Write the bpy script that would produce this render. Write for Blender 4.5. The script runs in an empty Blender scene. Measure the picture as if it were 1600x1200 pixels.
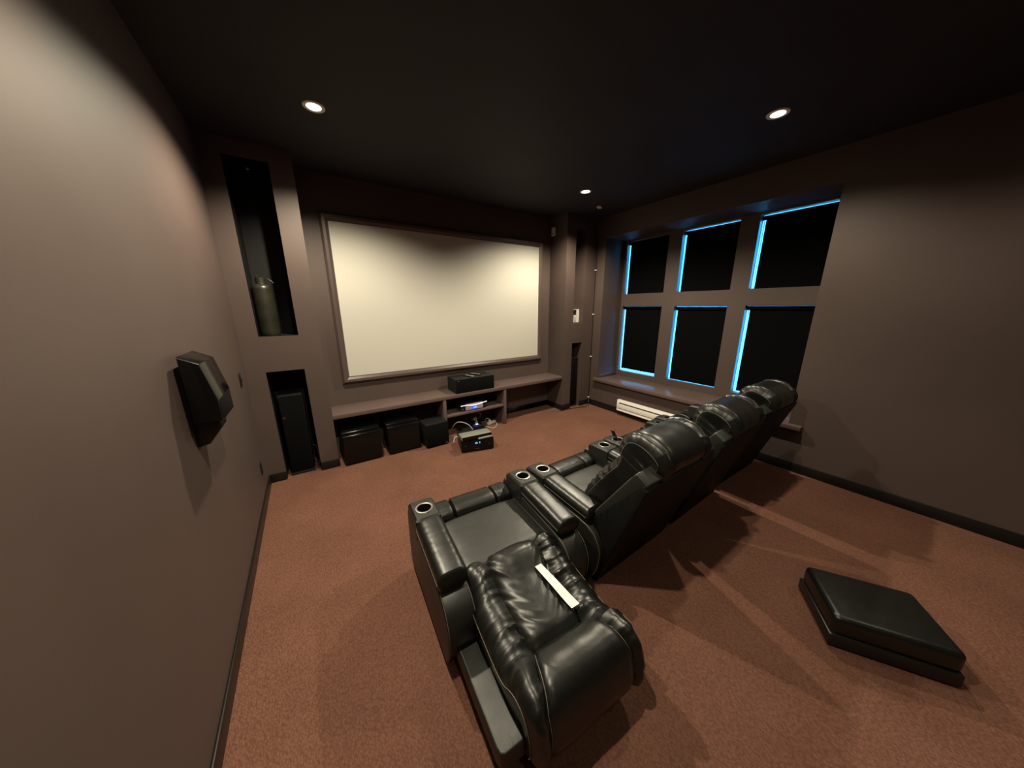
import bpy, bmesh, math, random
from mathutils import Vector, Matrix, noise
random.seed(4)
D = bpy.data
C = bpy.context.scene.collection
PI = math.pi

# ------------------------------------------------------------------ materials
def mat(name, col, rough=.6, spec=.5, metal=0, emit=None, es=0):
    m = D.materials.new(name); m.use_nodes = True
    b = m.node_tree.nodes['Principled BSDF']
    b.inputs['Base Color'].default_value = (*col, 1)
    b.inputs['Roughness'].default_value = rough
    b.inputs['Specular IOR Level'].default_value = spec
    b.inputs['Metallic'].default_value = metal
    if emit:
        b.inputs['Emission Color'].default_value = (*emit, 1)
        b.inputs['Emission Strength'].default_value = es
    return m

def nodes(m):
    nt = m.node_tree
    return nt, nt.nodes, nt.links, nt.nodes['Principled BSDF']

def add_noise(m, scale, detail, c0, c1, lo=.35, hi=.65, bump=0, bdist=.002, bscale=None):
    """mottled colour between c0 and c1 and an optional bump"""
    nt, N, L, b = nodes(m)
    tc = N.new('ShaderNodeTexCoord')
    n = N.new('ShaderNodeTexNoise'); n.inputs['Scale'].default_value = scale; n.inputs['Detail'].default_value = detail
    L.new(tc.outputs['Object'], n.inputs['Vector'])
    r = N.new('ShaderNodeValToRGB')
    r.color_ramp.elements[0].position = lo; r.color_ramp.elements[0].color = (*c0, 1)
    r.color_ramp.elements[1].position = hi; r.color_ramp.elements[1].color = (*c1, 1)
    L.new(n.outputs['Fac'], r.inputs['Fac']); L.new(r.outputs['Color'], b.inputs['Base Color'])
    if bump:
        n2 = N.new('ShaderNodeTexNoise'); n2.inputs['Scale'].default_value = bscale or scale * 8; n2.inputs['Detail'].default_value = 3
        L.new(tc.outputs['Object'], n2.inputs['Vector'])
        bp = N.new('ShaderNodeBump'); bp.inputs['Strength'].default_value = bump; bp.inputs['Distance'].default_value = bdist
        L.new(n2.outputs['Fac'], bp.inputs['Height']); L.new(bp.outputs['Normal'], b.inputs['Normal'])
    return m

M = {}
M['wall'] = add_noise(mat('mauve_brown_wall_paint', (.1, .07, .06), .55, .4), 1.5, 3, (.075, .052, .0455), (.084, .058, .051), bump=.15, bdist=.001, bscale=260)
M['ceiling'] = add_noise(mat('near_black_ceiling_paint', (.02, .018, .018), .7, .3), 2, 3, (.021, .0188, .0205), (.025, .0224, .0245), bump=.2, bdist=.001, bscale=200)
M['niche'] = mat('black_niche_paint', (.006, .006, .0065), .6, .3)  # shade inside the niches put into the colour as near-black
M['base'] = mat('black_skirting_paint', (.008, .0075, .007), .4, .4)
M['trimpaint'] = mat('mauve_brown_satin_trim', (.082, .057, .052), .38, .5)
M['shelfpaint'] = add_noise(mat('mauve_brown_satin_shelf', (.13, .088, .075), .33, .5), 3, 3, (.112, .077, .070), (.124, .086, .078))
M['screen'] = mat('projection_screen_fabric', (.54, .52, .47), .85, .1)

def carpet():
    m = mat('red_brown_loop_carpet', (.2, .095, .065), .95, .1)
    nt, N, L, b = nodes(m)
    tc = N.new('ShaderNodeTexCoord')
    v = N.new('ShaderNodeTexVoronoi'); v.inputs['Scale'].default_value = 120; v.inputs['Randomness'].default_value = .8
    mp = N.new('ShaderNodeMapping'); mp.inputs['Rotation'].default_value = (0, 0, .6); mp.inputs['Scale'].default_value = (1, .62, 1)
    L.new(tc.outputs['Object'], mp.inputs['Vector']); L.new(mp.outputs['Vector'], v.inputs['Vector'])
    n = N.new('ShaderNodeTexNoise'); n.inputs['Scale'].default_value = 2.2; n.inputs['Detail'].default_value = 6
    L.new(tc.outputs['Object'], n.inputs['Vector'])
    n3 = N.new('ShaderNodeTexNoise'); n3.inputs['Scale'].default_value = 60; n3.inputs['Detail'].default_value = 4
    L.new(tc.outputs['Object'], n3.inputs['Vector'])
    r = N.new('ShaderNodeValToRGB')
    r.color_ramp.elements[0].position = .0; r.color_ramp.elements[0].color = (.215, .102, .071, 1)
    r.color_ramp.elements[1].position = .75; r.color_ramp.elements[1].color = (.138, .063, .043, 1)
    L.new(v.outputs['Distance'], r.inputs['Fac'])
    r2 = N.new('ShaderNodeValToRGB')
    r2.color_ramp.elements[0].position = .3; r2.color_ramp.elements[0].color = (.86, .86, .86, 1)
    r2.color_ramp.elements[1].position = .7; r2.color_ramp.elements[1].color = (1.08, 1.08, 1.08, 1)
    L.new(n.outputs['Fac'], r2.inputs['Fac'])
    r3 = N.new('ShaderNodeValToRGB')
    r3.color_ramp.elements[0].position = .3; r3.color_ramp.elements[0].color = (.9, .9, .9, 1)
    r3.color_ramp.elements[1].position = .7; r3.color_ramp.elements[1].color = (1.1, 1.1, 1.1, 1)
    L.new(n3.outputs['Fac'], r3.inputs['Fac'])
    def mul(a, bb):
        x = N.new('ShaderNodeMix'); x.data_type = 'RGBA'; x.blend_type = 'MULTIPLY'; x.inputs['Factor'].default_value = 1
        L.new(a, x.inputs['A']); L.new(bb, x.inputs['B']); return x.outputs['Result']
    L.new(mul(mul(r.outputs['Color'], r2.outputs['Color']), r3.outputs['Color']), b.inputs['Base Color'])
    bp = N.new('ShaderNodeBump'); bp.inputs['Strength'].default_value = .9; bp.inputs['Distance'].default_value = .004; bp.invert = True
    L.new(v.outputs['Distance'], bp.inputs['Height']); L.new(bp.outputs['Normal'], b.inputs['Normal'])
    return m
M['carpet'] = carpet()

def leather(name, col, rough, bump=.25):
    m = mat(name, col, rough, .6)
    nt, N, L, b = nodes(m)
    tc = N.new('ShaderNodeTexCoord')
    v = N.new('ShaderNodeTexVoronoi'); v.inputs['Scale'].default_value = 260
    L.new(tc.outputs['Object'], v.inputs['Vector'])
    n = N.new('ShaderNodeTexNoise'); n.inputs['Scale'].default_value = 9; n.inputs['Detail'].default_value = 4
    L.new(tc.outputs['Object'], n.inputs['Vector'])
    mr = N.new('ShaderNodeMapRange'); mr.inputs['To Min'].default_value = rough - .06; mr.inputs['To Max'].default_value = rough + .07
    L.new(n.outputs['Fac'], mr.inputs['Value']); L.new(mr.outputs['Result'], b.inputs['Roughness'])
    b1 = N.new('ShaderNodeBump'); b1.inputs['Strength'].default_value = bump; b1.inputs['Distance'].default_value = .0006
    L.new(v.outputs['Distance'], b1.inputs['Height'])
    b2 = N.new('ShaderNodeBump'); b2.inputs['Strength'].default_value = .25; b2.inputs['Distance'].default_value = .01
    L.new(n.outputs['Fac'], b2.inputs['Height']); L.new(b1.outputs['Normal'], b2.inputs['Normal'])
    L.new(b2.outputs['Normal'], b.inputs['Normal'])
    return m
M['leather'] = leather('black_leather', (.005, .0054, .0048), .36)
M['leather_flat'] = leather('black_leather_matte', (.011, .0117, .0098), .46)
M['leather_back'] = leather('black_leather_back_panel', (.005, .0052, .0046), .6, .1)
M['leather_back'].node_tree.nodes['Principled BSDF'].inputs['Specular IOR Level'].default_value = .22
M['thread'] = mat('pale_stitching', (.17, .165, .125), .7)
M['steel'] = mat('brushed_cup_ring', (.55, .55, .53), .3, .5, 1)
M['well'] = mat('black_cup_well', (.004, .004, .004), .5)
M['blackplastic'] = mat('black_plastic', (.01, .01, .01), .4)
M['cloth'] = add_noise(mat('black_grille_cloth', (.004, .004, .004), .95, .08), 300, 2, (.003, .003, .003), (.006, .006, .006))
M['spkbox'] = mat('black_ash_speaker_box', (.007, .0078, .0074), .55, .3)
M['gloss'] = mat('piano_black', (.004, .004, .004), .18, .28)
M['silver'] = mat('silver_badge', (.5, .5, .5), .35, .5, 1)
M['white'] = mat('white_enamel', (.75, .72, .66), .4)
M['whiteplastic'] = mat('white_plastic', (.7, .68, .62), .45)
M['palecable'] = mat('pale_grey_cable', (.42, .41, .38), .5)
M['paper'] = mat('white_paper', (.9, .88, .8), .8)
M['greymetal'] = mat('grey_painted_lid', (.20, .20, .165), .4)
M['olive'] = add_noise(mat('dark_olive_glaze', (.06, .06, .035), .38, .5), 9, 4, (.013, .013, .008), (.025, .0245, .016))
M['bulb'] = mat('warm_lamp_lens', (1, .9, .7), .5, emit=(1, .86, .62), es=30)
M['cyan'] = mat('cyan_display_glow', (.0, .02, .03), .4, emit=(.03, .45, .8), es=1.3)
M['blue'] = mat('blue_display_glow', (.0, .01, .03), .4, emit=(.02, .12, .9), es=1.1)
M['bluewhite'] = mat('pale_blue_display_glow', (.1, .1, .12), .4, emit=(.5, .65, 1), es=1.5)
M['pinkgrey'] = mat('grey_fascia', (.32, .25, .27), .45, emit=(.5, .4, .5), es=.12)  # grey fascia with a faint glow of its own
M['led'] = mat('white_led', (.5, .5, .5), .4, emit=(.9, .95, 1), es=1.5)  # white glow of its own for the player strip and adapter connector
M['blueplastic'] = mat('blue_plastic', (.02, .03, .25), .4)
M['greycable'] = mat('grey_cable', (.35, .35, .32), .5)
M['vinyl'] = mat('white_vinyl_window', (.7, .72, .72), .4)
M['blind'] = mat('black_blackout_fabric', (.0022, .0024, .0026), .9, .06)

def glass():
    m = D.materials.new('window_glass'); m.use_nodes = True
    nt = m.node_tree; N = nt.nodes; L = nt.links; N.clear()
    o = N.new('ShaderNodeOutputMaterial'); mx = N.new('ShaderNodeMixShader'); mx.inputs[0].default_value = .08
    t = N.new('ShaderNodeBsdfTransparent'); t.inputs[0].default_value = (.93, .97, .97, 1)
    g = N.new('ShaderNodeBsdfGlossy'); g.inputs['Roughness'].default_value = .02
    L.new(t.outputs[0], mx.inputs[1]); L.new(g.outputs[0], mx.inputs[2]); L.new(mx.outputs[0], o.inputs[0])
    return m
M['glass'] = glass()

# ------------------------------------------------------------------ helpers
class MB:
    def __init__(s): s.bm = bmesh.new()
    def box(s, x0, x1, y0, y1, z0, z1, bev=0, seg=2, mi=0, T=None):
        g = bmesh.ops.create_cube(s.bm, size=1)
        vs = g['verts']
        for v in vs:
            v.co = Vector(((x0 + x1) / 2 + v.co.x * (x1 - x0), (y0 + y1) / 2 + v.co.y * (y1 - y0), (z0 + z1) / 2 + v.co.z * (z1 - z0)))
        fs = {f for v in vs for f in v.link_faces}
        for f in fs: f.material_index = mi
        allv = set(vs)
        if bev:
            es = list({e for v in vs for e in v.link_edges})
            r = bmesh.ops.bevel(s.bm, geom=es, offset=bev, segments=seg, profile=.5, affect='EDGES')
            for f in r['faces']: f.material_index = mi
            allv = {v for v in allv if v.is_valid} | set(r['verts'])
        if T is not None:
            for v in allv: v.co = T @ v.co
        return s
    def prism(s, prof, a0, a1, axis='x', bev=0, seg=2, mi=0, T=None):
        """extrude closed 2-D profile between a0 and a1 along the axis"""
        def P(a, p):
            return Vector((a, p[0], p[1])) if axis == 'x' else Vector((p[0], a, p[1])) if axis == 'y' else Vector((p[0], p[1], a))
        A = [s.bm.verts.new(P(a0, p)) for p in prof]; B = [s.bm.verts.new(P(a1, p)) for p in prof]
        n = len(prof)
        fs = [s.bm.faces.new(A), s.bm.faces.new(B[::-1])]
        for i in range(n): fs.append(s.bm.faces.new((A[i], B[i], B[(i + 1) % n], A[(i + 1) % n])))
        for f in fs: f.material_index = mi
        bmesh.ops.recalc_face_normals(s.bm, faces=fs)
        allv = set(A + B)
        if bev:
            es = list({e for f in fs[:2] for e in f.edges})
            r = bmesh.ops.bevel(s.bm, geom=es, offset=bev, segments=seg, profile=.5, affect='EDGES')
            for f in r['faces']: f.material_index = mi
            allv = {v for v in allv if v.is_valid} | set(r['verts'])
        if T is not None:
            for v in allv: v.co = T @ v.co
        return s
    def tube(s, pts, r, n=8, mi=0, cap=True):
        pts = [Vector(p) for p in pts]; rings = []
        up = Vector((0, 0, 1))
        for i, p in enumerate(pts):
            d = (pts[min(i + 1, len(pts) - 1)] - pts[max(i - 1, 0)])
            if d.length < 1e-9: d = Vector((0, 0, 1))
            d.normalize()
            if abs(d.dot(up)) > .97: up = Vector((1, 0, 0)) if abs(d.x) < .9 else Vector((0, 1, 0))
            a = d.cross(up).normalized(); b = a.cross(d).normalized(); up = b
            rr = r[i] if isinstance(r, (list, tuple)) else r
            rings.append([s.bm.verts.new(p + a * rr * math.cos(2 * PI * k / n) + b * rr * math.sin(2 * PI * k / n)) for k in range(n)])
        fs = []
        for A, B in zip(rings, rings[1:]):
            for k in range(n): fs.append(s.bm.faces.new((A[k], A[(k + 1) % n], B[(k + 1) % n], B[k])))
        if cap: fs.append(s.bm.faces.new(rings[0][::-1])); fs.append(s.bm.faces.new(rings[-1]))
        for f in fs: f.material_index = mi
        return s
    def lathe(s, prof, c=(0, 0, 0), n=32, mi=0, T=None, closed=False):
        """profile of (radius, z)"""
        c = Vector(c); rings = []; tops = []
        for r, z in prof:
            if r < 1e-6: rings.append([s.bm.verts.new(c + Vector((0, 0, z)))])
            else: rings.append([s.bm.verts.new(c + Vector((r * math.cos(2 * PI * k / n), r * math.sin(2 * PI * k / n), z))) for k in range(n)])
        fs = []
        prs = list(zip(rings, rings[1:]))
        if closed: prs.append((rings[-1], rings[0]))
        for A, B in prs:
            if len(A) == 1 and len(B) == 1: continue
            for k in range(n):
                k2 = (k + 1) % n
                if len(A) == 1: fs.append(s.bm.faces.new((A[0], B[k2], B[k])))
                elif len(B) == 1: fs.append(s.bm.faces.new((A[k], A[k2], B[0])))
                else: fs.append(s.bm.faces.new((A[k], A[k2], B[k2], B[k])))
        for f in fs: f.material_index = mi
        bmesh.ops.recalc_face_normals(s.bm, faces=fs)
        if T is not None:
            for rg in rings:
                for v in rg: v.co = T @ v.co
        return s
    def grid(s, fn, nu, nv, mi=0, close_u=False):
        V = [[s.bm.verts.new(fn(i / nu, j / nv)) for j in range(nv + 1)] for i in range(nu + (0 if close_u else 1))]
        fs = []
        for i in range(nu):
            i2 = (i + 1) % len(V)
            for j in range(nv): fs.append(s.bm.faces.new((V[i][j], V[i2][j], V[i2][j + 1], V[i][j + 1])))
        for f in fs: f.material_index = mi
        return V
    def build(s, name, mats, parent=None, loc=None, rot=None, smooth=40):
        me = D.meshes.new(name)
        bmesh.ops.remove_doubles(s.bm, verts=s.bm.verts, dist=1e-6)
        bmesh.ops.recalc_face_normals(s.bm, faces=s.bm.faces)
        s.bm.to_mesh(me); s.bm.free()
        for m in (mats if isinstance(mats, (list, tuple)) else [mats]): me.materials.append(M[m])
        if smooth:
            for p in me.polygons: p.use_smooth = True
            me.set_sharp_from_angle(angle=math.radians(smooth))
        o = D.objects.new(name, me); C.objects.link(o)
        if parent: o.parent = parent
        if loc: o.location = loc
        if rot: o.rotation_euler = rot
        return o

def tag(o, label, cat, group=None, kind=None):
    o['label'] = label; o['category'] = cat
    if group: o['group'] = group
    if kind: o['kind'] = kind
    return o
def struct(o, label=None):
    o['kind'] = 'structure'
    if label: o['label'] = label
    return o
def thing(name, loc, label, cat, rz=0, group=None):
    o = D.objects.new(name, None); C.objects.link(o)
    o.empty_display_size = .1
    o.location = loc; o.rotation_euler = (0, 0, rz)
    return tag(o, label, cat, group)
def copy_tree(o, parent=None):
    c = o.copy(); C.objects.link(c); c.parent = parent
    for ch in list(o.children): copy_tree(ch, c)
    return c
def bez(pts, n=8):
    """Catmull-Rom through the points"""
    P = [Vector(p) for p in pts]; P = [P[0] * 2 - P[1]] + P + [P[-1] * 2 - P[-2]]
    out = []
    for i in range(1, len(P) - 2):
        for k in range(n):
            t = k / n
            a, b, c, d = P[i - 1], P[i], P[i + 1], P[i + 2]
            out.append(.5 * ((2 * b) + (c - a) * t + (2 * a - 5 * b + 4 * c - d) * t * t + (3 * b - a - 3 * c + d) * t ** 3))
    out.append(P[-2]); return out

# ------------------------------------------------------------------ the room
XL, XR, YC, YS, ZC = -.56, 4.41, 3.93, 4.34, 3.29
YB = -2.7
XW = 4.93                                  # window plane
RY0, RY1 = .96, 3.74                       # recess ends
struct(MB().box(XL - .15, 5.2, YB - .15, 4.6, -.1, 0).build('floor', 'carpet', smooth=0))
struct(MB().box(XL - .15, 5.2, YB - .15, 4.6, ZC, ZC + .12).build('ceiling', 'ceiling', smooth=0))
struct(MB().box(XL - .15, XL, YB - .15, 4.6, 0, ZC).build('wall_left', 'wall', smooth=0))
struct(MB().box(XL, 5.1, YB - .15, YB, 0, ZC).build('wall_back', 'wall', smooth=0))

w = MB()
CL0, CL1 = XL, .113                        # left column and its niches
NL0, NL1 = -.405, -.075
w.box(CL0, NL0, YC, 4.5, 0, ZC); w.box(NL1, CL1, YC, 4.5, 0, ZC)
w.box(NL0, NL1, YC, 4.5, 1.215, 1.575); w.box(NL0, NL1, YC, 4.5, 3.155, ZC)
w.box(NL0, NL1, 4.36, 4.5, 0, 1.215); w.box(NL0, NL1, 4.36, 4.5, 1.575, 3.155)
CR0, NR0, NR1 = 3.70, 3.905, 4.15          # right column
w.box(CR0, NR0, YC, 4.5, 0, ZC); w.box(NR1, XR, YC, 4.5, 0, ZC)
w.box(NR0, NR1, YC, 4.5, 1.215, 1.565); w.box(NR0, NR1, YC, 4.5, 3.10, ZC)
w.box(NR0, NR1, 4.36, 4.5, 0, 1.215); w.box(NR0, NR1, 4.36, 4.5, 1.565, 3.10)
w.box(CL1, CR0, YS, 4.5, 0, ZC)            # wall behind the screen
w.bm.faces.ensure_lookup_table()
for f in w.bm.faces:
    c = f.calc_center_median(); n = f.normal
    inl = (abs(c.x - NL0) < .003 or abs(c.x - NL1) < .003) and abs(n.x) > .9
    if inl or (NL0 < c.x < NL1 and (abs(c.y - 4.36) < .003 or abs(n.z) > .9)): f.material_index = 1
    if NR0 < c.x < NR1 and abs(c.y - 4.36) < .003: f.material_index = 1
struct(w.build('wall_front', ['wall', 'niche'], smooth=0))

w = MB()
w.box(XR, 5.1, RY1, 4.5, 0, ZC); w.box(XR, 5.1, YB, RY0, 0, ZC)
w.box(XR, 5.1, RY0, RY1, 0, .50); w.box(XR, 5.1, RY0, RY1, 2.97, ZC)
WX1 = XW + .15
cols = [(2.94, 3.70), (1.98, 2.73), (1.015, 1.765)]
rows = [(.65, 1.85), (2.06, 2.95)]
ys = [RY0, 1.015, 1.765, 1.98, 2.73, 2.94, 3.70, RY1]
for a, b in ((0, 1), (2, 3), (4, 5), (6, 7)): w.box(XW, WX1, ys[a], ys[b], .50, 2.97)
for y0, y1 in cols:
    for z0, z1 in ((.50, .65), (1.85, 2.06), (2.95, 2.97)): w.box(XW, WX1, y0, y1, z0, z1)
struct(w.build('wall_right', 'wall', smooth=0))

def baseb(name, *b):
    m = MB()
    for q in b: m.box(*q, bev=.006)
    struct(m.build(name, 'base', smooth=30))
baseb('baseboard_left', (XL, XL + .014, YB, YC, 0, .1))
baseb('baseboard_front', (XL + .014, NL0, YC - .014, YC, 0, .1), (NL1, CL1 + .004, YC - .014, YC, 0, .1), (CR0 - .012, NR0, YC - .014, YC, 0, .1),
      (NR1, XR - .014, YC - .014, YC, 0, .1), (2.511, CR0, YS - .014, YS, 0, .1), (CR0 - .012, CR0, YC, YS - .014, 0, .1))
baseb('baseboard_right', (XR - .014, XR, YB, YC - .014, 0, .11))
baseb('baseboard_back', (XL + .014, XR - .014, YB, YB + .014, 0, .1))
m = MB().box(4.43, XW, RY1 - .012, RY1, .55, .615, bev=.004)
struct(m.build('trim_1', 'trimpaint'), 'low brown skirting at the left end of the window seat')

# windows: white vinyl frame and glass in each opening
k = 0
for (z0, z1) in rows:
    for (y0, y1) in cols:
        k += 1
        f = MB(); t = .006
        xa, xb = XW + .074, WX1
        f.box(xa, xb, y0, y0 + t, z0, z1); f.box(xa, xb, y1 - t, y1, z0, z1)
        f.box(xa, xb, y0 + t, y1 - t, z0, z0 + t); f.box(xa, xb, y0 + t, y1 - t, z1 - t, z1)
        s = .03
        f.box(WX1 - .035, WX1 - .005, y0 + t, y0 + t + s, z0 + t, z1 - t); f.box(WX1 - .035, WX1 - .005, y1 - t - s * .3, y1 - t, z0 + t, z1 - t)
        f.box(WX1 - .035, WX1 - .005, y0 + t + s, y1 - t - s * .3, z0 + t, z0 + t + .012); f.box(WX1 - .035, WX1 - .005, y0 + t + s, y1 - t - s * .3, z1 - t - .012, z1 - t)
        fo = struct(f.build('window_%d' % k, 'vinyl', smooth=0))
        MB().box(WX1 - .024, WX1 - .016, y0 + t + s, y1 - t - s * .3, z0 + t + .012, z1 - t - .012).build('pane', 'glass', fo, smooth=0)

blind_words = ['lower row beside the front corner', 'lower row, middle of the three', 'lower row behind the farthest recliner',
               'upper row beside the front corner', 'upper row, middle of the three', 'upper row, nearest the camera']
gaps = [(.028, .038, .009), (.032, .010, .017), (.038, .026, .010), (.028, .006, .006), (.034, .004, .011), (.038, .004, .012)]  # side, bottom, top
k = 0
for (z0, z1) in rows:
    for (y0, y1) in cols:
        g, gb, gt = gaps[k]
        b = thing('roller_blind', (XW + .07, (y0 + y1) / 2, z0), 'black roller blind pulled down in the window grid, ' + blind_words[k], 'blind', group='black roller blinds in the window grid')
        h = z1 - z0; wd = (y1 - y0) / 2
        MB().box(-.0015, .0015, -wd + .01, wd - g, gb + .02, h - gt - .03).build('blind_fabric', 'blind', b, smooth=0)
        r = MB(); r.lathe([(0, -wd + .008), (.026, -wd + .008), (.026, wd - .008), (0, wd - .008)], n=16, T=Matrix.Translation((.0, 0, h - gt - .027)) @ Matrix.Rotation(-PI / 2, 4, 'X'))
        r.build('roller', 'blind', b)
        MB().box(-.006, .006, -wd + .01, wd - g, gb, gb + .022, bev=.003).build('hem_bar', 'blind', b)
        k += 1

o = MB().box(4.345, XW, .84, 3.80, .50, .55, bev=.004).build('window_seat', 'shelfpaint')
tag(o, 'long brown painted window seat board below the window grid', 'window seat')
for f in []: pass

# ------------------------------------------------------------------ baseboard heater
h = thing('baseboard_heater', (XR - .014, 2.4, 0), 'white electric baseboard heater on the wall under the window seat', 'heater')
pr = [(0, .105), (-.062, .105), (-.066, .125), (-.066, .205), (-.055, .225), (-.03, .275), (0, .275)]
MB().prism(pr, -.80, .80, 'y', bev=.003).build('heater_body', 'white', h)
MB().box(-.0672, -.058, -.78, .78, .128, .134).build('front_slot', 'well', h, smooth=0)
MB().prism([(-.058, .2230), (-.0615, .2140), (-.0525, .2315), (-.049, .2325)], -.77, .77, 'y').build('top_slot', 'well', h, smooth=0)
MB().prism([(-.064, .082), (-.076, .094), (-.074, .105), (-.05, .105)], -.80, .80, 'y').build('bottom_lip', 'white', h, smooth=0)
MB().box(-.064, 0, -.81, -.80, .09, .277, bev=.002).build('end_cap', 'white', h); MB().box(-.064, 0, .80, .81, .09, .277, bev=.002).build('end_cap', 'white', h)

# ------------------------------------------------------------------ projection screen
ps = thing('projection_screen', (1.905, YS, 0), 'large white fixed projection screen in a brown moulded frame on the front wall', 'screen')
MB().box(-1.53, 1.53, -.022, -.012, 1.0, 2.81).build('screen_fabric', 'screen', ps, smooth=0)
# mitred moulding swept round the opening
prof = [(0, .0), (.0, .016), (-.012, .02), (-.02, .034), (-.045, .05), (-.075, .052), (-.088, .04), (-.098, .026), (-.098, .0)]
def mould(prof, x0, x1, z0, z1):
    b = MB(); cs = [(x0, z0, -1, -1), (x1, z0, 1, -1), (x1, z1, 1, 1), (x0, z1, -1, 1)]
    R = [[b.bm.verts.new((x - sx * p[0], -p[1], z - sz * p[0])) for p in prof] for x, z, sx, sz in cs]
    n = len(prof)
    for i in range(4):
        A, B = R[i], R[(i + 1) % 4]
        for j in range(n): b.bm.faces.new((A[j], B[j], B[(j + 1) % n], A[(j + 1) % n]))
    return b
mould(prof, -1.515, 1.515, 1.01, 2.80).build('frame_moulding', 'trimpaint', ps, smooth=25)

# ------------------------------------------------------------------ media shelf
sh = thing('media_shelf', (0, 0, 0), 'long low brown built-in media shelf under the projection screen', 'shelf')
MB().box(CL1, CR0, 3.93, YS, .585, .635, bev=.003).build('shelf_top', 'shelfpaint', sh)
for x in (1.457, 2.466): MB().box(x, x + .044, 3.935, YS, 0, .585, bev=.002).build('divider', 'shelfpaint', sh)
MB().box(1.501, 2.466, 3.94, YS, .308, .338, bev=.002).build('middle_shelf', 'shelfpaint', sh)

# centre speaker and remotes
cs = thing('center_speaker', (1.985, 3.95, .635), 'long black centre speaker on the shelf right below the projection screen', 'speaker')
MB().box(-.315, .315, .012, .32, .0, .207, bev=.005).build('cabinet', 'spkbox', cs)
MB().box(-.312, .312, .0, .013, .003, .204, bev=.004).build('grille', 'cloth', cs)
MB().box(-.292, -.262, -.003, .001, .176, .188, bev=.001).build('badge', 'silver', cs)
def remote(name, loc, rot, L, wd, label, m1, tip=None):
    r = thing(name, loc, label, 'remote control'); r.rotation_euler = rot
    MB().box(-wd / 2, wd / 2, -L / 2, L / 2, 0, .018, bev=.006, seg=3).build('remote_body', m1, r)
    b = MB()
    for i in range(3):
        for j in range(7): b.box(-wd * .33 + i * wd * .33 - .004, -wd * .33 + i * wd * .33 + .004, -L * .4 + j * L * .11, -L * .4 + j * L * .11 + .007, .017, .0205, bev=.001, seg=1)
    b.build('button_pad', 'greycable', r)
    if tip: MB().box(-wd / 2 - .001, wd / 2 + .001, -L / 2 - .002, -L / 2 + .035, .002, .0195, bev=.005).build('end_cap', tip, r)
    return r
remote('remote_control', (1.93, 4.07, .8425), (0, 0, .35), .2, .055, 'dark remote control with a bright silver end, on the long centre speaker', 'blackplastic', 'silver')
remote('remote_control', (2.06, 4.13, .8425), (0, 0, .55), .2, .045, 'slim plain dark remote control lying behind the dark one on the centre speaker', 'blackplastic')

# subwoofers
def sub(x0, x1, y, h, label):
    s = thing('subwoofer', ((x0 + x1) / 2, y, 0), label, 'subwoofer', group='black subwoofers under the media shelf')
    wd = (x1 - x0) / 2
    MB().box(-wd, wd, .035, .42, .03, h + .02, bev=.016, seg=4).build('cabinet', 'gloss', s)
    MB().box(-wd + .004, wd - .004, -.012, .034, .02, h - .012, bev=.014, seg=4).build('front_grille', ['gloss'], s)
    for sx in (-1, 1):
        for yy in (.07, .37): MB().lathe([(0, 0), (.02, 0), (.022, .03), (0, .03)], c=(sx * (wd - .05), yy, 0), n=16).build('foot', 'blackplastic', s)
    return s
sub(.165, .595, 3.862, .395, 'glossy black subwoofer under the shelf, nearest the left column')
sub(.665, 1.085, 3.862, .395, 'glossy black subwoofer under the shelf, second from the left column')
s3 = thing('subwoofer', (1.288, 3.755, 0), 'matte black cube subwoofer standing furthest forward, in front of the shelf divider', 'subwoofer', rz=.03, group='black subwoofers under the media shelf')
MB().box(-.158, .158, .014, .33, .018, .335, bev=.006).build('cabinet', 'spkbox', s3)
MB().box(-.154, .154, 0, .015, .02, .33, bev=.005).build('front_grille', 'cloth', s3)
MB().box(.10, .135, -.003, .001, .03, .038).build('badge', 'silver', s3, smooth=0)
for sx in (-1, 1):
    for yy in (.05, .29): MB().lathe([(0, 0), (.016, 0), (.016, .02), (0, .02)], c=(sx * .13, yy, 0), n=12).build('foot', 'blackplastic', s3)

# tower speakers
def tower(x0, x1, y, h, label):
    t = thing('tower_speaker', ((x0 + x1) / 2, y, 0), label, 'speaker', group='tower speakers in the lower niches')
    wd = (x1 - x0) / 2
    MB().box(-wd, wd, .016, .30, .025, h, bev=.005).build('cabinet', 'spkbox', t)
    MB().box(-wd + .004, wd - .004, 0, .017, .05, h - .008, bev=.005).build('grille', 'cloth', t)
    MB().box(-wd - .006, wd + .006, -.004, .305, 0, .026, bev=.004).build('plinth', 'blackplastic', t)
    MB().box(-wd + .015, -wd + .04, -.003, .001, h * .735, h * .735 + .007).build('badge', 'silver', t, smooth=0)
tower(-.362, -.142, 3.98, .935, 'tall black tower speaker in the lower niche left of the projection screen')
tower(3.925, 4.125, 3.98, .935, 'tall black tower speaker in the lower niche right of the projection screen')
o = MB().tube(bez([(-.118, 3.96, .33), (-.092, 3.955, .30), (-.084, 3.95, .2), (-.09, 3.95, .1), (-.12, 3.955, .05), (-.128, 3.96, .012)]), .004).build('speaker_cable', 'blackplastic')
tag(o, 'thin black speaker cable curling beside the tower speaker in the left niche', 'cable')

# olive canister
cn = thing('canister', (-.312, 4.085, 1.575), 'tall dark olive canister with a short neck in the upper left niche', 'canister')
MB().lathe([(0, 0), (.080, 0), (.086, .01), (.087, .05), (.087, .46), (.084, .488), (.074, .50), (.058, .509), (.043, .513), (.042, .52), (.042, .572), (.036, .576), (.033, .57), (.033, .52), (0, .52)], n=48).build('body', 'olive', cn)
MB().tube(bez([(.04, -.005, .56), (.06, -.008, .562), (.085, -.012, .545), (.1, -.014, .525)]), [.005] * 25).build('handle', 'olive', cn)
MB().tube(bez([(-.02, -.01, .52), (-.022, -.012, .58), (-.026, -.012, .60)]), .004).build('dip_stem', 'olive', cn)

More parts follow.
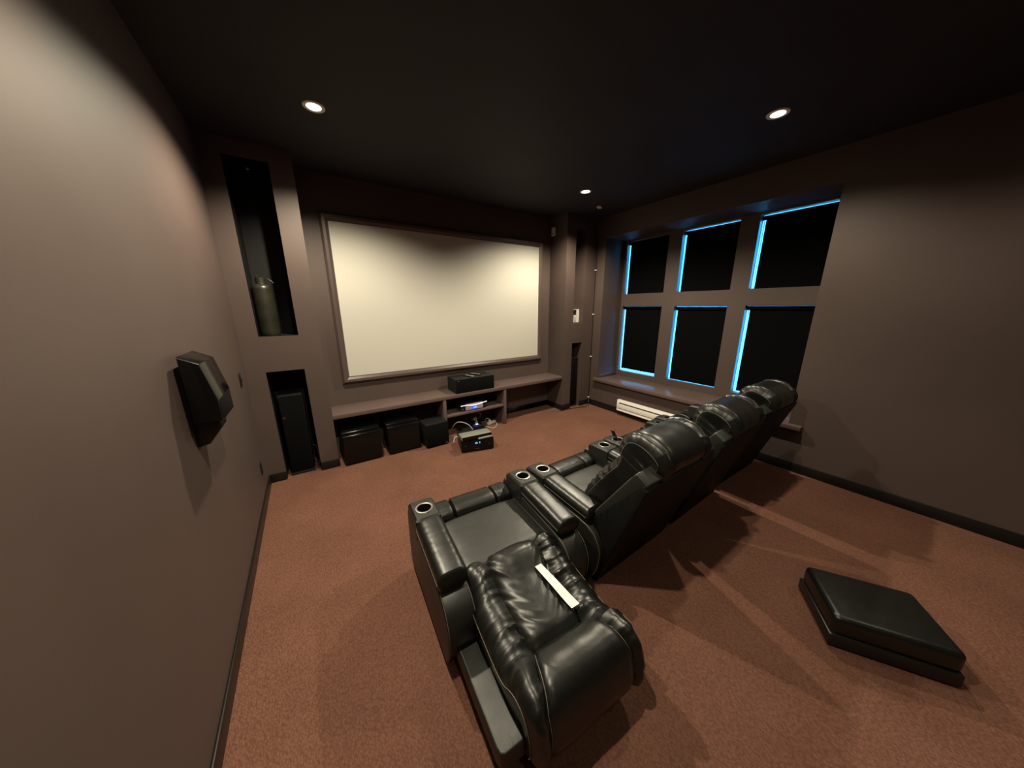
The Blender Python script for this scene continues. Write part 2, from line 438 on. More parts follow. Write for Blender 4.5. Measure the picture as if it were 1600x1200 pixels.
# niche spot in the top of the upper left niche
o = MB().lathe([(0, 0), (.034, 0), (.036, -.004), (.028, -.008), (.024, -.003), (0, -.003)], c=(-.25, 4.17, 3.155), n=32).build('niche_spotlight', 'silver')
tag(o, 'small unlit round spotlight in the top of the upper left niche', 'light')

# wall plates
def plate(name, loc, w2, h2, label, nx, toggle):
    p = thing(name, loc, label, 'wall plate')
    MB().box(0, .007 * nx, -w2, w2, -h2, h2, bev=.002).build('cover_plate', 'blackplastic', p)
    if toggle: MB().box(.006, .014, -.01, .01, -.02, .02, bev=.003).build('rocker', 'blackplastic', p)
    else:
        for dz in (-.03, .03): MB().box(.006, .0085, -.017, .017, dz - .016, dz + .016, bev=.001).build('socket', 'base', p)
plate('light_switch', (XL, 3.585, 1.225), .038, .06, 'black switch plate on the left wall above the skirting outlet', 1, True)
plate('power_outlet', (XL, 3.605, .33), .036, .058, 'black power outlet plate low on the left wall', 1, False)

# wall speaker on the left wall
ws = thing('wall_speaker', (XL, 2.35, 1.17), 'black surround speaker on a bracket, mounted on the left wall', 'speaker')
MB().prism([(.03, -.17), (.03, .17), (.105, .13), (.14, -.05), (.14, -.17)], .0, .30, 'x', bev=.012, T=Matrix.Translation((0, -.30, .29)) @ Matrix.Rotation(PI / 2, 4, 'Z') @ Matrix.Scale(-1, 4, (0, 1, 0))).build('speaker_body', 'gloss', ws)
MB().box(.138, .142, -.28, -.02, .13, .23, bev=.001).build('grille', 'cloth', ws)
MB().prism([(0, -.03), (0, .12), (.06, .12), (.11, .1), (.11, .06), (.05, -.02)], -.21, -.08, 'y', bev=.008).build('bracket', 'blackplastic', ws)

# white box on the right column, smoke detector, junction box
o = thing('sensor_box', (CR0, 4.25, 3.065), 'small white box high on the right column beside the projection screen', 'sensor')
MB().box(-.032, 0, -.038, .038, -.065, .065, bev=.006, seg=3).build('cover', 'whiteplastic', o)
MB().box(-.034, -.031, -.02, .02, -.045, -.02, bev=.001).build('lens', 'greymetal', o)
o = thing('ceiling_sensor', (3.89, 3.47, ZC), 'small grey plate on the ceiling in the front right corner', 'sensor', rz=.5)
MB().box(-.05, .05, -.03, .03, -.02, 0, bev=.006).build('cover', 'whiteplastic', o)
MB().lathe([(0, -.02), (.012, -.02), (.01, -.028), (0, -.029)], n=16).build('lens', 'greymetal', o)

jb = thing('junction_box', (NR1, 4.14, 1.565), 'open white junction box with dark plugs at the bottom of the upper right niche', 'junction box')
b = MB(); D0 = -.06
b.box(-.006, 0, -.105, .105, .008, .235); b.box(D0, -.006, -.105, -.097, .008, .235); b.box(D0, -.006, .097, .105, .008, .235)
b.box(D0, -.006, -.097, .097, .227, .235); b.box(D0, -.006, -.097, .097, .008, .016)
b.build('box_shell', 'whiteplastic', jb, smooth=0)
MB().box(-.03, -.006, -.09, -.01, .03, .12, bev=.004).build('socket', 'whiteplastic', jb)
MB().box(-.058, -.03, -.005, .035, .09, .13, bev=.005).build('plug', 'blackplastic', jb)
MB().tube(bez([(-.045, .03, .10), (-.05, .055, .07), (-.045, .05, .03), (-.04, .045, .012)]), .007).build('wire', 'blackplastic', jb)
MB().tube(bez([(-.02, .02, .22), (-.035, .03, .18), (-.03, .05, .14), (-.05, .02, .11)]), .005).build('wire', 'greymetal', jb)

# clipped cable in the front right corner
cb = thing('corner_cable', (4.393, 3.913, 0), 'dark cable clipped up the front right corner with white clips', 'cable')
MB().tube(bez([(-.01, 0, .14), (0, 0, .3), (.003, 0, .93), (0, .002, 1.7), (.002, 0, 2.47), (0, 0, 3.0)]), .005).build('cable_run', 'base', cb)
for z in (.14, .935, 1.709, 2.466): MB().box(-.016, .014, -.012, .014, z - .010, z + .010, bev=.004).build('clip', 'whiteplastic', cb)
o = MB().tube(bez([(4.376, 3.90, .13), (4.35, 3.87, .06), (4.31, 3.84, .008), (4.2, 3.82, .008), (4.0, 3.86, .008), (3.8, 3.89, .008), (3.65, 3.90, .008), (3.52, 4.0, .008)]), .006).build('floor_cable', 'base')
tag(o, 'dark cable lying on the carpet along the right column foot', 'cable')

# ------------------------------------------------------------------ electronics
dp = thing('disc_player', (1.955, 3.965, .3385), 'black disc player with a glowing blue display on the middle shelf', 'disc player', rz=-.02)
MB().box(-.215, .215, .02, .30, .012, .105, bev=.004).build('case', 'blackplastic', dp)
MB().prism([(.0, .014), (-.006, .05), (-.002, .095), (.02, .108), (.02, .01)], -.14, .14, 'x', bev=.002).build('fascia', 'pinkgrey', dp)
b = MB()
pts = [(-.215, .012, .092)] + [(-.14 + .28 * i / 14, -.008, .098 - .016 * math.cos((i / 14 - .5) * PI)) for i in range(15)] + [(.215, .012, .100)]
b.tube(pts, .0042, n=6).build('silver_strip', 'led', dp)  # pale strip drawn with a white glow of its own
MB().box(-.042, .05, -.0085, 0, .024, .066, bev=.002).build('display', 'blue', dp)
b = MB()
for x, z, a in ((-.03, .035, .02), (-.018, .047, .03), (.0, .04, .04), (.012, .052, .014)): b.box(x, x + a, -.0105, -.008, z, z + .006)
b.build('display_digits', 'bluewhite', dp, smooth=0)
for x in (-.185,): MB().lathe([(0, 0), (.010, 0), (.011, .008), (0, .009)], n=16, T=Matrix.Translation((x, .02, .035)) @ Matrix.Rotation(PI / 2, 4, 'X')).build('knob', 'silver', dp)
for sx in (-1, 1):
    b = MB()
    for i in range(3): b.box(sx * .1 - .02 + i * .016, sx * .1 - .012 + i * .016, -.0085, 0, .05, .058)
    b.build('button_row', 'greycable', dp, smooth=0)
for sx in (-1, 1): MB().lathe([(0, 0), (.015, 0), (.015, .013), (0, .013)], c=(sx * .17, .06, 0), n=12).build('foot', 'blackplastic', dp)

av = thing('av_receiver', (1.665, 3.325, 0), 'black receiver with a cyan display standing on the carpet in front of the shelf', 'receiver', rz=-.27)
MB().box(-.215, .215, .014, .36, .016, .168, bev=.004).build('case', 'blackplastic', av)
MB().box(-.217, .217, 0, .015, .014, .17, bev=.004).build('front_panel', 'gloss', av)
MB().box(-.05, .075, -.003, .001, .105, .145, bev=.001).build('display', 'gloss', av)
b = MB(); b.box(-.035, .0, -.0045, -.002, .112, .13); b.box(-.026, -.008, -.0045, -.002, .13, .137); b.box(.02, .034, -.0045, -.002, .118, .137); b.box(.024, .03, -.0045, -.002, .11, .118)
b.build('display_digits', 'cyan', av, smooth=0)
for x, z, r in ((-.165, .045, .009), (.155, .09, .015), (-.16, .1, .018)): MB().lathe([(0, 0), (r, 0), (r * .94, .012), (0, .013)], n=20, T=Matrix.Translation((x, .001, z)) @ Matrix.Rotation(PI / 2, 4, 'X')).build('knob', 'blackplastic', av)
b = MB()
for x in (-.035, -.015, .005): b.lathe([(0, 0), (.004, 0), (.004, .004), (0, .004)], n=10, T=Matrix.Translation((x, .001, .045)) @ Matrix.Rotation(PI / 2, 4, 'X'))
b.build('front_jacks', 'silver', av)
for sx in (-1, 1):
    for yy in (.05, .31): MB().lathe([(0, 0), (.024, 0), (.024, .017), (0, .017)], c=(sx * .17, yy, 0), n=16).build('foot', 'blackplastic', av)

sb = thing('set_top_box', (1.668, 3.335, .171), 'slim grey-topped box resting on the black receiver', 'set-top box', rz=-.10)
MB().box(-.205, .205, 0, .16, .006, .058, bev=.003).build('case', 'greymetal', sb)
MB().box(-.203, .203, -.005, .001, .007, .056, bev=.002).build('front_panel', 'gloss', sb)
for sx in (-1, 1):
    for yy in (.03, .13): MB().box(sx * .17 - .01, sx * .17 + .01, yy - .01, yy + .01, 0, .007).build('foot', 'blackplastic', sb, smooth=0)
o = remote('remote_control', (1.735, 3.305, .1715), (0, 0, -1.35 - .3), .2, .03, 'pale slim remote control lying on the receiver front edge before the slim box', 'greymetal')
o.location = (1.77, 3.306, .1715)

nb = thing('network_box', (1.93, 4.05, 0), 'low black network box on the carpet under the middle shelf', 'network box', rz=.05)
MB().box(-.19, .19, -.09, .16, .008, .06, bev=.005).build('case', 'blackplastic', nb)
MB().box(-.16, .16, -.093, -.089, .02, .045, bev=.001).build('front_panel', 'gloss', nb)
for sx in (-1, 1):
    for yy in (-.06, .13): MB().box(sx * .16 - .01, sx * .16 + .01, yy - .01, yy + .01, 0, .009).build('foot', 'base', nb, smooth=0)
bx = thing('adapter_box', (1.985, 3.985, .0605), 'small blue adapter box lying on the low black network box', 'adapter', rz=.2)
MB().box(-.05, .05, -.03, .03, 0, .032, bev=.004).build('case', 'blueplastic', bx)
MB().box(-.012, .022, -.02, .01, .031, .038, bev=.002).build('connector', 'led', bx)
b = MB()
for dx, top in ((-.01, (.0, .06, .12)), (.008, (.03, .05, .13)), (.02, (.0, .04, .11))): b.tube(bez([(dx, 0, .036), (dx + top[0] * .3, top[1] * .3, top[2] * .7), top, (top[0] + .02, top[1] + .08, .05)]), .003, n=6)
b.build('lead', 'greycable', bx)
ps2 = thing('power_strip', (2.30, 4.08, 0), 'white power strip with a plugged lead on the carpet under the middle shelf', 'power strip', rz=.25)
MB().box(-.085, .085, -.025, .025, .0, .04, bev=.006).build('housing', 'whiteplastic', ps2)
MB().box(-.05, -.015, -.014, .014, .039, .075, bev=.004).build('plug', 'whiteplastic', ps2)
MB().tube(bez([(-.032, 0, .07), (-.05, .01, .1), (-.06, .05, .09), (-.05, .09, .02)]), .004).build('lead', 'whiteplastic', ps2)
b = MB()
for x in (.02, .055): b.box(x - .008, x + .008, -.01, .01, .039, .0408)
b.build('socket', 'base', ps2, smooth=0)
o = MB().tube(bez([(2.16, 3.98, .02), (2.2, 3.90, .007), (2.27, 3.90, .007), (2.35, 3.98, .007), (2.37, 4.03, .012)]), .007).build('power_lead', 'greycable')
tag(o, 'thick grey lead looping on the carpet before the white power strip', 'cable')
o = MB().tube(bez([(1.60, 4.03, .1), (1.63, 3.92, .215), (1.70, 3.87, .225), (1.78, 3.82, .18), (1.83, 3.77, .09), (1.83, 3.70, .012), (1.76, 3.68, .008)]), .006).build('white_cable', 'palecable')
tag(o, 'white cable arching out of the shelf bay behind the receiver', 'cable')
o = MB().tube(bez([(1.50, 3.74, .006), (1.53, 3.80, .02), (1.57, 3.83, .045), (1.60, 3.80, .03), (1.57, 3.74, .006), (1.60, 3.71, .006)]), .007).build('coiled_cable', 'palecable')
tag(o, 'short white cable bunched on the carpet beside the cube subwoofer', 'cable')
o = MB().tube(bez([(2.0, 4.2, .3), (2.06, 4.1, .25), (2.12, 4.08, .2), (2.1, 4.14, .12), (2.05, 4.22, .07)]), .004).build('hanging_cable', 'greycable')
tag(o, 'thin grey cable hanging under the middle shelf above the adapter', 'cable')

# black floor box whose corner shows at the right edge of the floor
fb = thing('footstool', (2.475, -.002, 0), 'black footstool on the carpet at the right edge behind the recliners', 'footstool', rz=.55)
MB().box(-.195, .195, -.245, .245, .08, .2, bev=.03, seg=4).build('cushion', 'leather', fb)
MB().box(-.2, .2, -.25, .25, .012, .085, bev=.006).build('base', 'blackplastic', fb)
for sx in (-1, 1):
    for sy in (-1, 1): MB().lathe([(0, 0), (.02, 0), (.024, .045), (0, .045)], c=(sx * .16, sy * .2, 0), n=12).build('foot', 'blackplastic', fb)

# ------------------------------------------------------------------ recliners
def nz(x, y, z=0): return noise.noise(Vector((x, y, z)))
# side curve of the padded back in (s, t): s runs up the shell, t out of it
HEAD = [(-.145, .166, 0), (-.09, .197, 0), (-.03, .219, 0), (.035, .214, 0), (.088, .17, 0), (.119, .095, 0), (.124, .01, 0), (.102, -.055, 0), (.05, -.092, 0), (-.01, -.094, 0)]
LUMBAR = {False: [(-.69, .03, 0), (-.685, .13, 0), (-.645, .245, 0), (-.555, .292, 0), (-.43, .225, 0), (-.29, .19, 0)],     # laid back: the lumbar pad is pushed up
          True: [(-.69, .02, 0), (-.685, .07, 0), (-.65, .135, 0), (-.555, .172, 0), (-.43, .178, 0), (-.29, .176, 0)]}
CURVE = []; _L = []; L_CR = L_END = 0
def set_curve(upright):
    global CURVE, _L, L_CR, L_END, TAPER, SPREAD, HEADWR
    TAPER, SPREAD, HEADWR = (.032, .055, .45) if upright else (.004, .085, .8)
    CURVE = bez(LUMBAR[upright] + HEAD, 10)
    _L = [0]
    for a, b in zip(CURVE, CURVE[1:]): _L.append(_L[-1] + (b - a).length)
    L_END = _L[-1]; L_CR = _L[60]                # index 60: where pillow meets headrest
def curve_at(l):
    l = max(0, min(_L[-1], l)); i = 0
    while i < len(_L) - 2 and _L[i + 1] < l: i += 1
    f = (l - _L[i]) / (_L[i + 1] - _L[i]); p = CURVE[i].lerp(CURVE[i + 1], f)
    t = (CURVE[min(i + 2, len(CURVE) - 1)] - CURVE[max(i - 1, 0)]).normalized()
    return p, Vector((-t.y, t.x, 0))
def half_c(l):                                   # half width of the centre panels
    if l < L_CR: return .152 + .018 * math.sin(min(1, l / L_CR) * PI)
    return .152 + SPREAD * min(1, (l - L_CR) / .28) ** .8
def half_o(l):                                   # outer half width
    q = l / L_END
    return .306 + .014 * math.sin(q * PI) - TAPER * min(1, max(0, (l - L_CR + .06) / .22))

def back_frame(oy, oz, ang):
    """back-local (x, s, t) -> chair local; ang is the recline from vertical"""
    sd = Vector((0, -math.sin(ang), math.cos(ang))); td = Vector((0, math.cos(ang), math.sin(ang)))
    return lambda x, s, t: Vector((x, oy, oz)) + sd * s + td * t

def fold(a, b, seed, k=1):
    """sharp irregular creases of gathered leather along a, warped by b"""
    wv = a + .35 * nz(a * .25 + seed, b * 1.7, seed) + b * .6 * k
    r = nz(wv * 1.0, b * .55, seed * 3.1)
    r2 = nz(wv * 2.1 + 7, b * .8, seed * 1.7)
    return (.5 - abs(r) * 2) + .25 * (.5 - abs(r2) * 2)

NS = 1                                           # the normal points out of the padding
def curve_pt(l, off):
    p, n = curve_at(l); q = p + n * NS * off
    return q.x, q.y

def bolster(F, side, seed):
    b = MB()
    def fn(u, v):
        l = v * L_END
        xi, xo = half_c(l) - .004, half_o(l)
        q = v
        env = math.sin(min(1, max(0, v * 1.02)) * PI) ** .35
        if u <= .72:                             # padded face
            w_ = u / .72
            x = xi + (xo - xi) * (w_ ** .95)
            dip = .028 * (1 - w_) ** 4 + .045 * w_ ** 4 - .012 * math.sin(w_ * PI)
            f = fold(l * 15, w_ * .8, seed, -.9)
            gath = (.55 + .45 * abs(2 * w_ - 1) ** 1.2)
            amp = .026 * env * gath * (1 - (1 - HEADWR) * min(1, max(0, (l - L_CR + .05) / .1)))
            off = -dip + amp * f
            s, t = curve_pt(l, off)
            return F(side * x, s, t)
        w_ = (u - .72) / .28                     # gusset going in to the shell
        x = xo + .004 - .022 * w_
        s, t = curve_pt(l, -.045 - .004)
        s2, t2 = min(s, -.03), min(t, -.004)
        if s2 < s: t2 = min(t, .0)
        return F(side * x, s + (s2 - s) * w_, t + (t2 - t) * w_)
    b.grid(fn, 34, 190)
    return b
def center_pad(F, l0, l1, seed, amp, folds):
    b = MB()
    def fn(u, v):
        l = l0 + (l1 - l0) * v
        h = half_c(l); xx = 2 * u - 1
        e = min(v, 1 - v) * (l1 - l0)
        dip = .028 * abs(xx) ** (7 if folds else 16)
        if folds or v < .5: dip += .036 * math.exp(-(e / .022) ** 1.3)
        f = fold(l * 14 + 2.2 * xx * abs(xx) * (1 if xx > 0 else -1), xx * 1.1, seed)
        g = abs(xx) ** 1.4 * .9 + .12
        off = -dip + amp * f * g * min(1, e / .05)
        if folds: off += .018 * (1 - xx * xx) * math.sin(v * PI)
        off += .004 * nz(xx * 2, l * 7, seed)
        s, t = curve_pt(l, off)
        return F(xx * h, s, t)
    b.grid(fn, 48, 90)
    return b
def seam_line(F, fx, l0, l1, off, r=.0016, n=70, dx=0):
    pts = []
    for i in range(n + 1):
        l = l0 + (l1 - l0) * i / n
        s, t = curve_pt(l, off)
        pts.append(F(fx(l) + dx, s, t))
    return pts

def make_arm(root, side):
    xo, xi = .457, .303
    s = side
    a = [(.70, .03), (.725, .16), (.725, .30), (.712, .44), (.685, .50), (.45, .49), (.05, .455), (-.02, .445), (-.085, .41), (-.125, .35), (-.138, .28), (-.118, .15), (-.06, .03)]
    arm = MB().prism(a, s * xi, s * xo, 'x', bev=.012, seg=3).build('arm', 'leather_flat', root)
    # stitched piping on the outer and inner edges of the rear face
    st = MB()
    for x in (xo - .004, xi + .006):
        st.tube(bez([(s * x, -.028, .446), (s * x, -.088, .412), (s * x, -.129, .35), (s * x, -.1415, .28), (s * x, -.121, .15), (s * x, -.065, .035)], 5), .0014, n=5)
    for x in (xo + .001,):
        st.tube([(s * x, .60, .497), (s * x, .45, .487), (s * x, .05, .456), (s * x, -.02, .446)], .0014, n=5)
    st.build('arm_stitching', 'thread', arm)
    # cup block with a real well
    N_ = 40; cx, cy, R = s * (xo + xi) / 2, .515, .049
    b = MB(); bm = b.bm
    x0, x1 = (xi - .004, xo + .002); y0, y1 = .41, .64
    def sq(k, z, ins=0, yf=0):
        an = 2 * PI * k / N_; c_, s_ = math.cos(an), math.sin(an)
        hx, hy = (x1 - x0) / 2 - ins, (y1 - y0) / 2 - ins
        m_ = max(abs(c_) / hx, abs(s_) / hy)
        return Vector((cx + c_ / m_, (y0 + y1) / 2 + s_ / m_, z))
    zt = lambda p: .582 - .0 * (p.y - .5) - (max(0, p.y - .58) / .06) ** 2 * .014
    def ring(fn): return [bm.verts.new(fn(k)) for k in range(N_)]
    def circ(r, z):
        return lambda k: Vector((cx + r * math.cos(2 * PI * k / N_), cy + r * math.sin(2 * PI * k / N_), z))
    def top(k):
        p = sq(k, 0, .012); p.z = zt(p); return p
    def side_(k):
        p = sq(k, 0, .0); p.z = zt(p) - .014; return p
    r0 = ring(lambda k: sq(k, .44)); r1 = ring(side_); r2 = ring(top); r3 = ring(circ(R, .582)); r4 = ring(circ(R, .496))
    for A, B in ((r0, r1), (r1, r2), (r2, r3), (r3, r4)):
        for k in range(N_): bm.faces.new((A[k], A[(k + 1) % N_], B[(k + 1) % N_], B[k]))
    b.build('cup_panel', 'leather_flat', arm)
    MB().lathe([(R - .0035, .5815), (R - .0035, .50), (0, .498)], c=(cx, cy, 0), n=40).build('cup_well', 'well', arm)
    MB().lathe([(R - .0055, .580), (R - .0045, .5862), (R + .001, .5878), (R + .007, .5865), (R + .0085, .582)], c=(cx, cy, 0), n=48, closed=False).build('cup_ring', 'steel', arm)
    # padded arm top
    b = MB(); nn = 5.0
    def fn(u, v):
        an = u * 2 * PI
        y = .415 - v * .455
        taper = min(1, v / .03) ** .5 * min(1, (1 - v) / .05) ** .4 if 0 < v < 1 else 0
        zc = .528 - .03 * v; hh = .060; hw = (xo - xi) / 2 + .006
        c_, s_ = math.cos(an), math.sin(an)
        e = 2 / 3.6
        px = hw * math.copysign(abs(c_) ** e, c_); pz = hh * math.copysign(abs(s_) ** (2 / 2.3), s_)
        wr = .0035 * fold(y * 26, px * 9, 3 + side, .4) * (abs(px) / hw) ** 2 if s_ > .05 else 0
        k = .3 + .7 * taper
        return Vector((cx + px * (.90 + .1 * taper), y, zc + (pz + wr) * k))
    V = b.grid(fn, 48, 40, close_u=True)
    b.bm.faces.new([V[i][0] for i in range(len(V))]); b.bm.faces.new([V[i][-1] for i in range(len(V))][::-1])
    b.build('arm_pad', 'leather', arm)
    st = MB()
    for sgn in (-1, 1):
        st.tube([(cx + sgn * ((xo - xi) / 2 + .0065), .40 - i * .42 / 12, (.528 - .03 * (.015 + i * .42 / 12 / .455))) for i in range(13)], .0014, n=5)
    st.build('pad_piping', 'thread', arm)
    return arm

def make_recliner(name, label, oy, oz, ang, seed, upright=True):
    root = thing(name, (0, 0, 0), label, 'recliner', group='row of four black leather recliners')
    F = back_frame(oy, oz, ang); set_curve(upright)
    MB().box(-.30, .30, -.03, .62, .035, .30, bev=.012).build('base', 'leather_flat', root)
    for sx in (-1, 1):
        for yy in (.03, .60): MB().box(sx * .40 - .03, sx * .40 + .03, yy - .03, yy + .03, 0, .04, bev=.004).build('foot', 'blackplastic', root)
    # seat
    b = MB(); y0s = .0 if upright else .05
    def seat(u, v):
        x = (2 * u - 1) * .301; y = y0s + v * (.52 - y0s)
        e = min(u, 1 - u, ) * .6; e2 = min(v, 1 - v) * .6
        dome = .010 * (1 - (2 * u - 1) ** 2)
        z = .425 + dome - .03 * math.exp(-(e / .02)) - .03 * math.exp(-(e2 / .018)) + .002 * nz(x * 6, y * 6, seed)
        z += .01 * v
        return Vector((x, y, z))
    b.grid(seat, 40, 40)
    b.box(-.301, .301, y0s, .52, .29, .41)
    b.build('seat_cushion', 'leather_flat', root)
    # footrest front with its three padded rolls
    fr = MB().box(-.30, .30, .55, .72, .06, .40, bev=.02, seg=3).build('footrest', 'leather_flat', root)
    def roll(xa, xb, sd):
        b = MB()
        def fn(u, v):
            an = u * 2 * PI; w_ = v
            e = max(0, min(1, min(v, 1 - v) * (xb - xa) / .02)); k = (1 - (1 - e) ** 2) ** .5 if e < 1 else 1
            k = .72 + .28 * k
            c_, s_ = math.cos(an), math.sin(an)
            wr = .0022 * fold(an * 3, v * 3, sd)
            y = .632 + (.098 * k + wr) * math.copysign(abs(c_) ** .8, c_); z = .405 + (.068 * k + wr) * math.copysign(abs(s_) ** .75, s_)
            return Vector((xa + (xb - xa) * v, y, z))
        V = b.grid(fn, 36, 24, close_u=True)
        b.bm.faces.new([V[i][0] for i in range(len(V))]); b.bm.faces.new([V[i][-1] for i in range(len(V))][::-1])
        return b
    for i, (xa, xb) in enumerate(((-.298, -.168), (-.166, .166), (.168, .298))): roll(xa, xb, seed + i).build('footrest_roll', 'leather', fr)
    for sd in (-1, 1): make_arm(root, sd)
    # shell
    b = MB()
    HW = .412; bot = -.47
    T = Matrix(((1, 0, 0, 0), (0, 1, 0, 0), (0, 0, 1, 0), (0, 0, 0, 1)))
    prof = [(-HW, bot), (-.292, bot), (-.292, -.76), (.292, -.76), (.292, bot), (HW, bot), (HW, -.018), (HW - .006, .01), (HW - .025, .02), (-HW + .025, .02), (-HW + .006, .01), (-HW, -.018)]
    A = [b.bm.verts.new((x, s, 0)) for x, s in prof]; Bv = [b.bm.verts.new((x, s, -.092)) for x, s in prof]
    f1 = b.bm.faces.new(A); f2 = b.bm.faces.new(Bv[::-1]); n = len(prof)
    for i in range(n): b.bm.faces.new((A[i], Bv[i], Bv[(i + 1) % n], A[(i + 1) % n]))
    bmesh.ops.bevel(b.bm, geom=list({e for f in (f1, f2) for e in f.edges}), offset=.010, segments=3, profile=.5, affect='EDGES')
    for v in b.bm.verts: v.co = F(v.co.x, v.co.y, v.co.z)
    shl = b.build('back_shell', 'leather_flat', root)
    for sd in (-1, 1):
        MB().tube([F(sd * (HW - .012), s, .0008) for s in (bot + .01, -.3, -.15, -.04)], .0013, n=5).build('shell_stitching', 'thread', shl)
    if upright:                                   # the leather back drops straight to the floor behind the seat
        pr = [(-.385, .865), (-.345, .90), (-.02, .48), (-.02, .035), (-.105, .035)]
        MB().prism(pr, -HW, HW, 'x', bev=.012, seg=3).build('rear_panel', 'leather_back', root)
    # padding
    center_pad(F, .03, L_CR, seed + 1, .013, True).build('back_pillow', 'leather', root)
    hr = center_pad(F, L_CR, L_END, seed + 2, .0015, False).build('headrest', 'leather', root)
    for sd in (-1, 1):
        for dx in (-.007, .009):
            MB().tube(seam_line(F, lambda l: sd * half_c(l), L_CR + .02, L_END - .04, -.0165 if dx < 0 else -.030, dx=sd * dx), .0014, n=5).build('headrest_stitching', 'thread', hr)
    for sd in (-1, 1):
        bo = bolster(F, sd, seed + 5 + sd).build('side_bolster', 'leather', root)
        st = MB().tube(seam_line(F, half_o, .25, L_END - .12, -.046, dx=.004) if sd > 0 else [Vector((-p.x, p.y, p.z)) for p in seam_line(F, half_o, .25, L_END - .12, -.046, dx=.004)], .0014, n=5)
        st.build('bolster_piping', 'thread', bo)
    return root, F

UP = dict(oy=-.30, oz=.935, ang=math.radians(33))
r1, F1 = make_recliner('recliner', 'black leather recliner laid right back, nearest the camera, with white paper on it', -.555, .185, math.radians(88), 1.3, False)
r1.location = (.826, 1.222, 0); r1.rotation_euler = (0, 0, math.radians(-3.3))
r2, F2 = make_recliner('recliner', 'upright black leather recliner beside the one laid right back', seed=2.6, **UP)
r2.location = (1.818, 1.20, 0); r2.rotation_euler = (0, 0, math.radians(1.0))
r3 = copy_tree(r2); r3.location = (2.785, 1.225, 0); r3.rotation_euler = (0, 0, math.radians(1.6))
r3['label'] = 'upright black leather recliner with a remote in its cup holder, third from the camera'
r4 = copy_tree(r2); r4.location = (3.75, 1.262, 0); r4.rotation_euler = (0, 0, math.radians(-1))
r4['label'] = 'upright black leather recliner at the far end of the row, nearest the windows'

# paper strip on the first recliner, following the pillow
bpy.context.view_layer.update()
Mw = r1.matrix_world; set_curve(False)
def on_pillow(x, s, lift):
    best = min(range(300), key=lambda i: abs(curve_at(.22 + i * (L_CR - .22) / 300)[0].x - s))
    l = .22 + best * (L_CR - .22) / 300
    st_, t_ = curve_pt(l, lift)
    return Mw @ F1(x, s, t_)
pb = MB()
def pfn(u, v):
    s = -.44 + .26 * v; x = .120 + .050 * v - .03 + (u - .5) * (.042 + .010 * v)
    p = on_pillow(x, s, .026 + .004 * math.sin(v * 5))
    return p
V = pb.grid(pfn, 6, 20)
g = bmesh.ops.extrude_face_region(pb.bm, geom=list(pb.bm.faces))
for e in g['geom']:
    if isinstance(e, bmesh.types.BMVert): e.co.z += .0015
o = pb.build('paper_strip', 'paper')
tag(o, 'long white paper strip lying on the back pillow of the laid-back recliner', 'paper')

o = remote('remote_control', (2.36, 1.735, .535), (0, 0, 0), .20, .035, 'black remote control standing in a cup holder of the third recliner', 'blackplastic')
dv = Vector((-.46, .10, .88)).normalized(); xv = dv.cross(Vector((1, 0, 0))).normalized(); zv = xv.cross(dv)
o.rotation_euler = Matrix((xv, dv, zv)).transposed().to_euler()
o.location = Vector((2.408, 1.727, .509)) + dv * .1

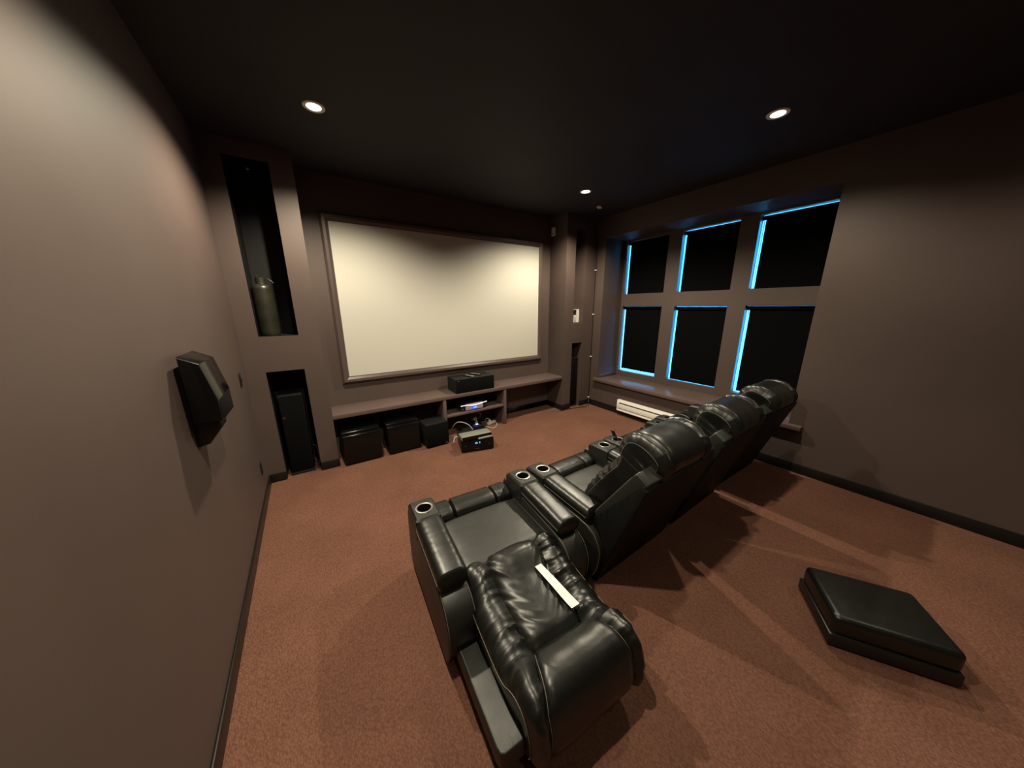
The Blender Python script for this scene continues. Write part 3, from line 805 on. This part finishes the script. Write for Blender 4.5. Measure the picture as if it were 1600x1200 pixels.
# ------------------------------------------------------------------ downlights
def downlight(x, y, label, power, lit=True):
    d = thing('ceiling_downlight', (x, y, ZC), label, 'ceiling light', group='recessed ceiling downlights')
    MB().lathe([(.048, -.001), (.048, -.006), (.07, -.008), (.074, -.004), (.074, 0), (.048, 0)], n=40).build('trim_ring', 'whiteplastic', d)
    MB().lathe([(0, -.0055), (.03, -.0052), (.0475, -.003), (.0475, -.001), (0, -.001)], n=32).build('lamp_lens', 'bulb', d)
    l = D.lights.new('lamp', 'SPOT'); l.energy = power; l.color = (1, .885, .66); l.spot_size = math.radians(147); l.spot_blend = .58; l.shadow_soft_size = .035
    lo = D.objects.new('lamp', l); C.objects.link(lo); lo.parent = d; lo.location = (0, 0, -.03)
    return d
PW = 235
downlight(.278, 3.03, 'glowing round ceiling downlight above the left side of the projection screen', PW * 1.2)
downlight(3.254, 3.146, 'glowing round ceiling downlight above the front right corner of the room', PW * 1.2)
downlight(3.276, 1.18, 'glowing round ceiling downlight above the far recliners near the windows', PW * .52)
downlight(.278, 1.0, 'glowing round ceiling downlight above the laid-back recliner', PW * .9)

downlight(.278, -.72, 'round ceiling downlight near the left wall, in the row farthest from the screen', PW * .12)  # dim lamp added out of view to soften floor shadows
downlight(3.276, -.72, 'round ceiling downlight near the window wall, in the row farthest from the screen', PW * .12)  # its unseen partner, likewise added as weak fill for the shadows

# ------------------------------------------------------------------ daylight
wd = D.worlds.new('daylight'); bpy.context.scene.world = wd; wd.use_nodes = True
bg = wd.node_tree.nodes['Background']; bg.inputs['Color'].default_value = (.045, .42, .90, 1); bg.inputs['Strength'].default_value = 22

# ------------------------------------------------------------------ camera
f, pitch, yaw, roll = 475.93, math.radians(14.211), math.radians(33.638), math.radians(-.358)
fw = Vector((math.sin(yaw) * math.cos(pitch), math.cos(yaw) * math.cos(pitch), -math.sin(pitch)))
rt = Vector((math.cos(yaw), -math.sin(yaw), 0)); up = rt.cross(fw)
rt, up = rt * math.cos(roll) + up * math.sin(roll), -rt * math.sin(roll) + up * math.cos(roll)
cam = D.cameras.new('camera'); cam.sensor_width = 36; cam.lens = f / 1600 * 36; cam.clip_start = .02
co = D.objects.new('camera', cam); C.objects.link(co)
R = Matrix((rt, up, -fw)).transposed()
co.matrix_world = Matrix.Translation((0, 0, 1.85)) @ R.to_4x4()
sc = bpy.context.scene
sc.camera = co
sc.view_settings.view_transform = 'Standard'; sc.view_settings.look = 'None'
sc.view_settings.exposure = 0; sc.view_settings.gamma = 1; sc.view_settings.use_curve_mapping = False
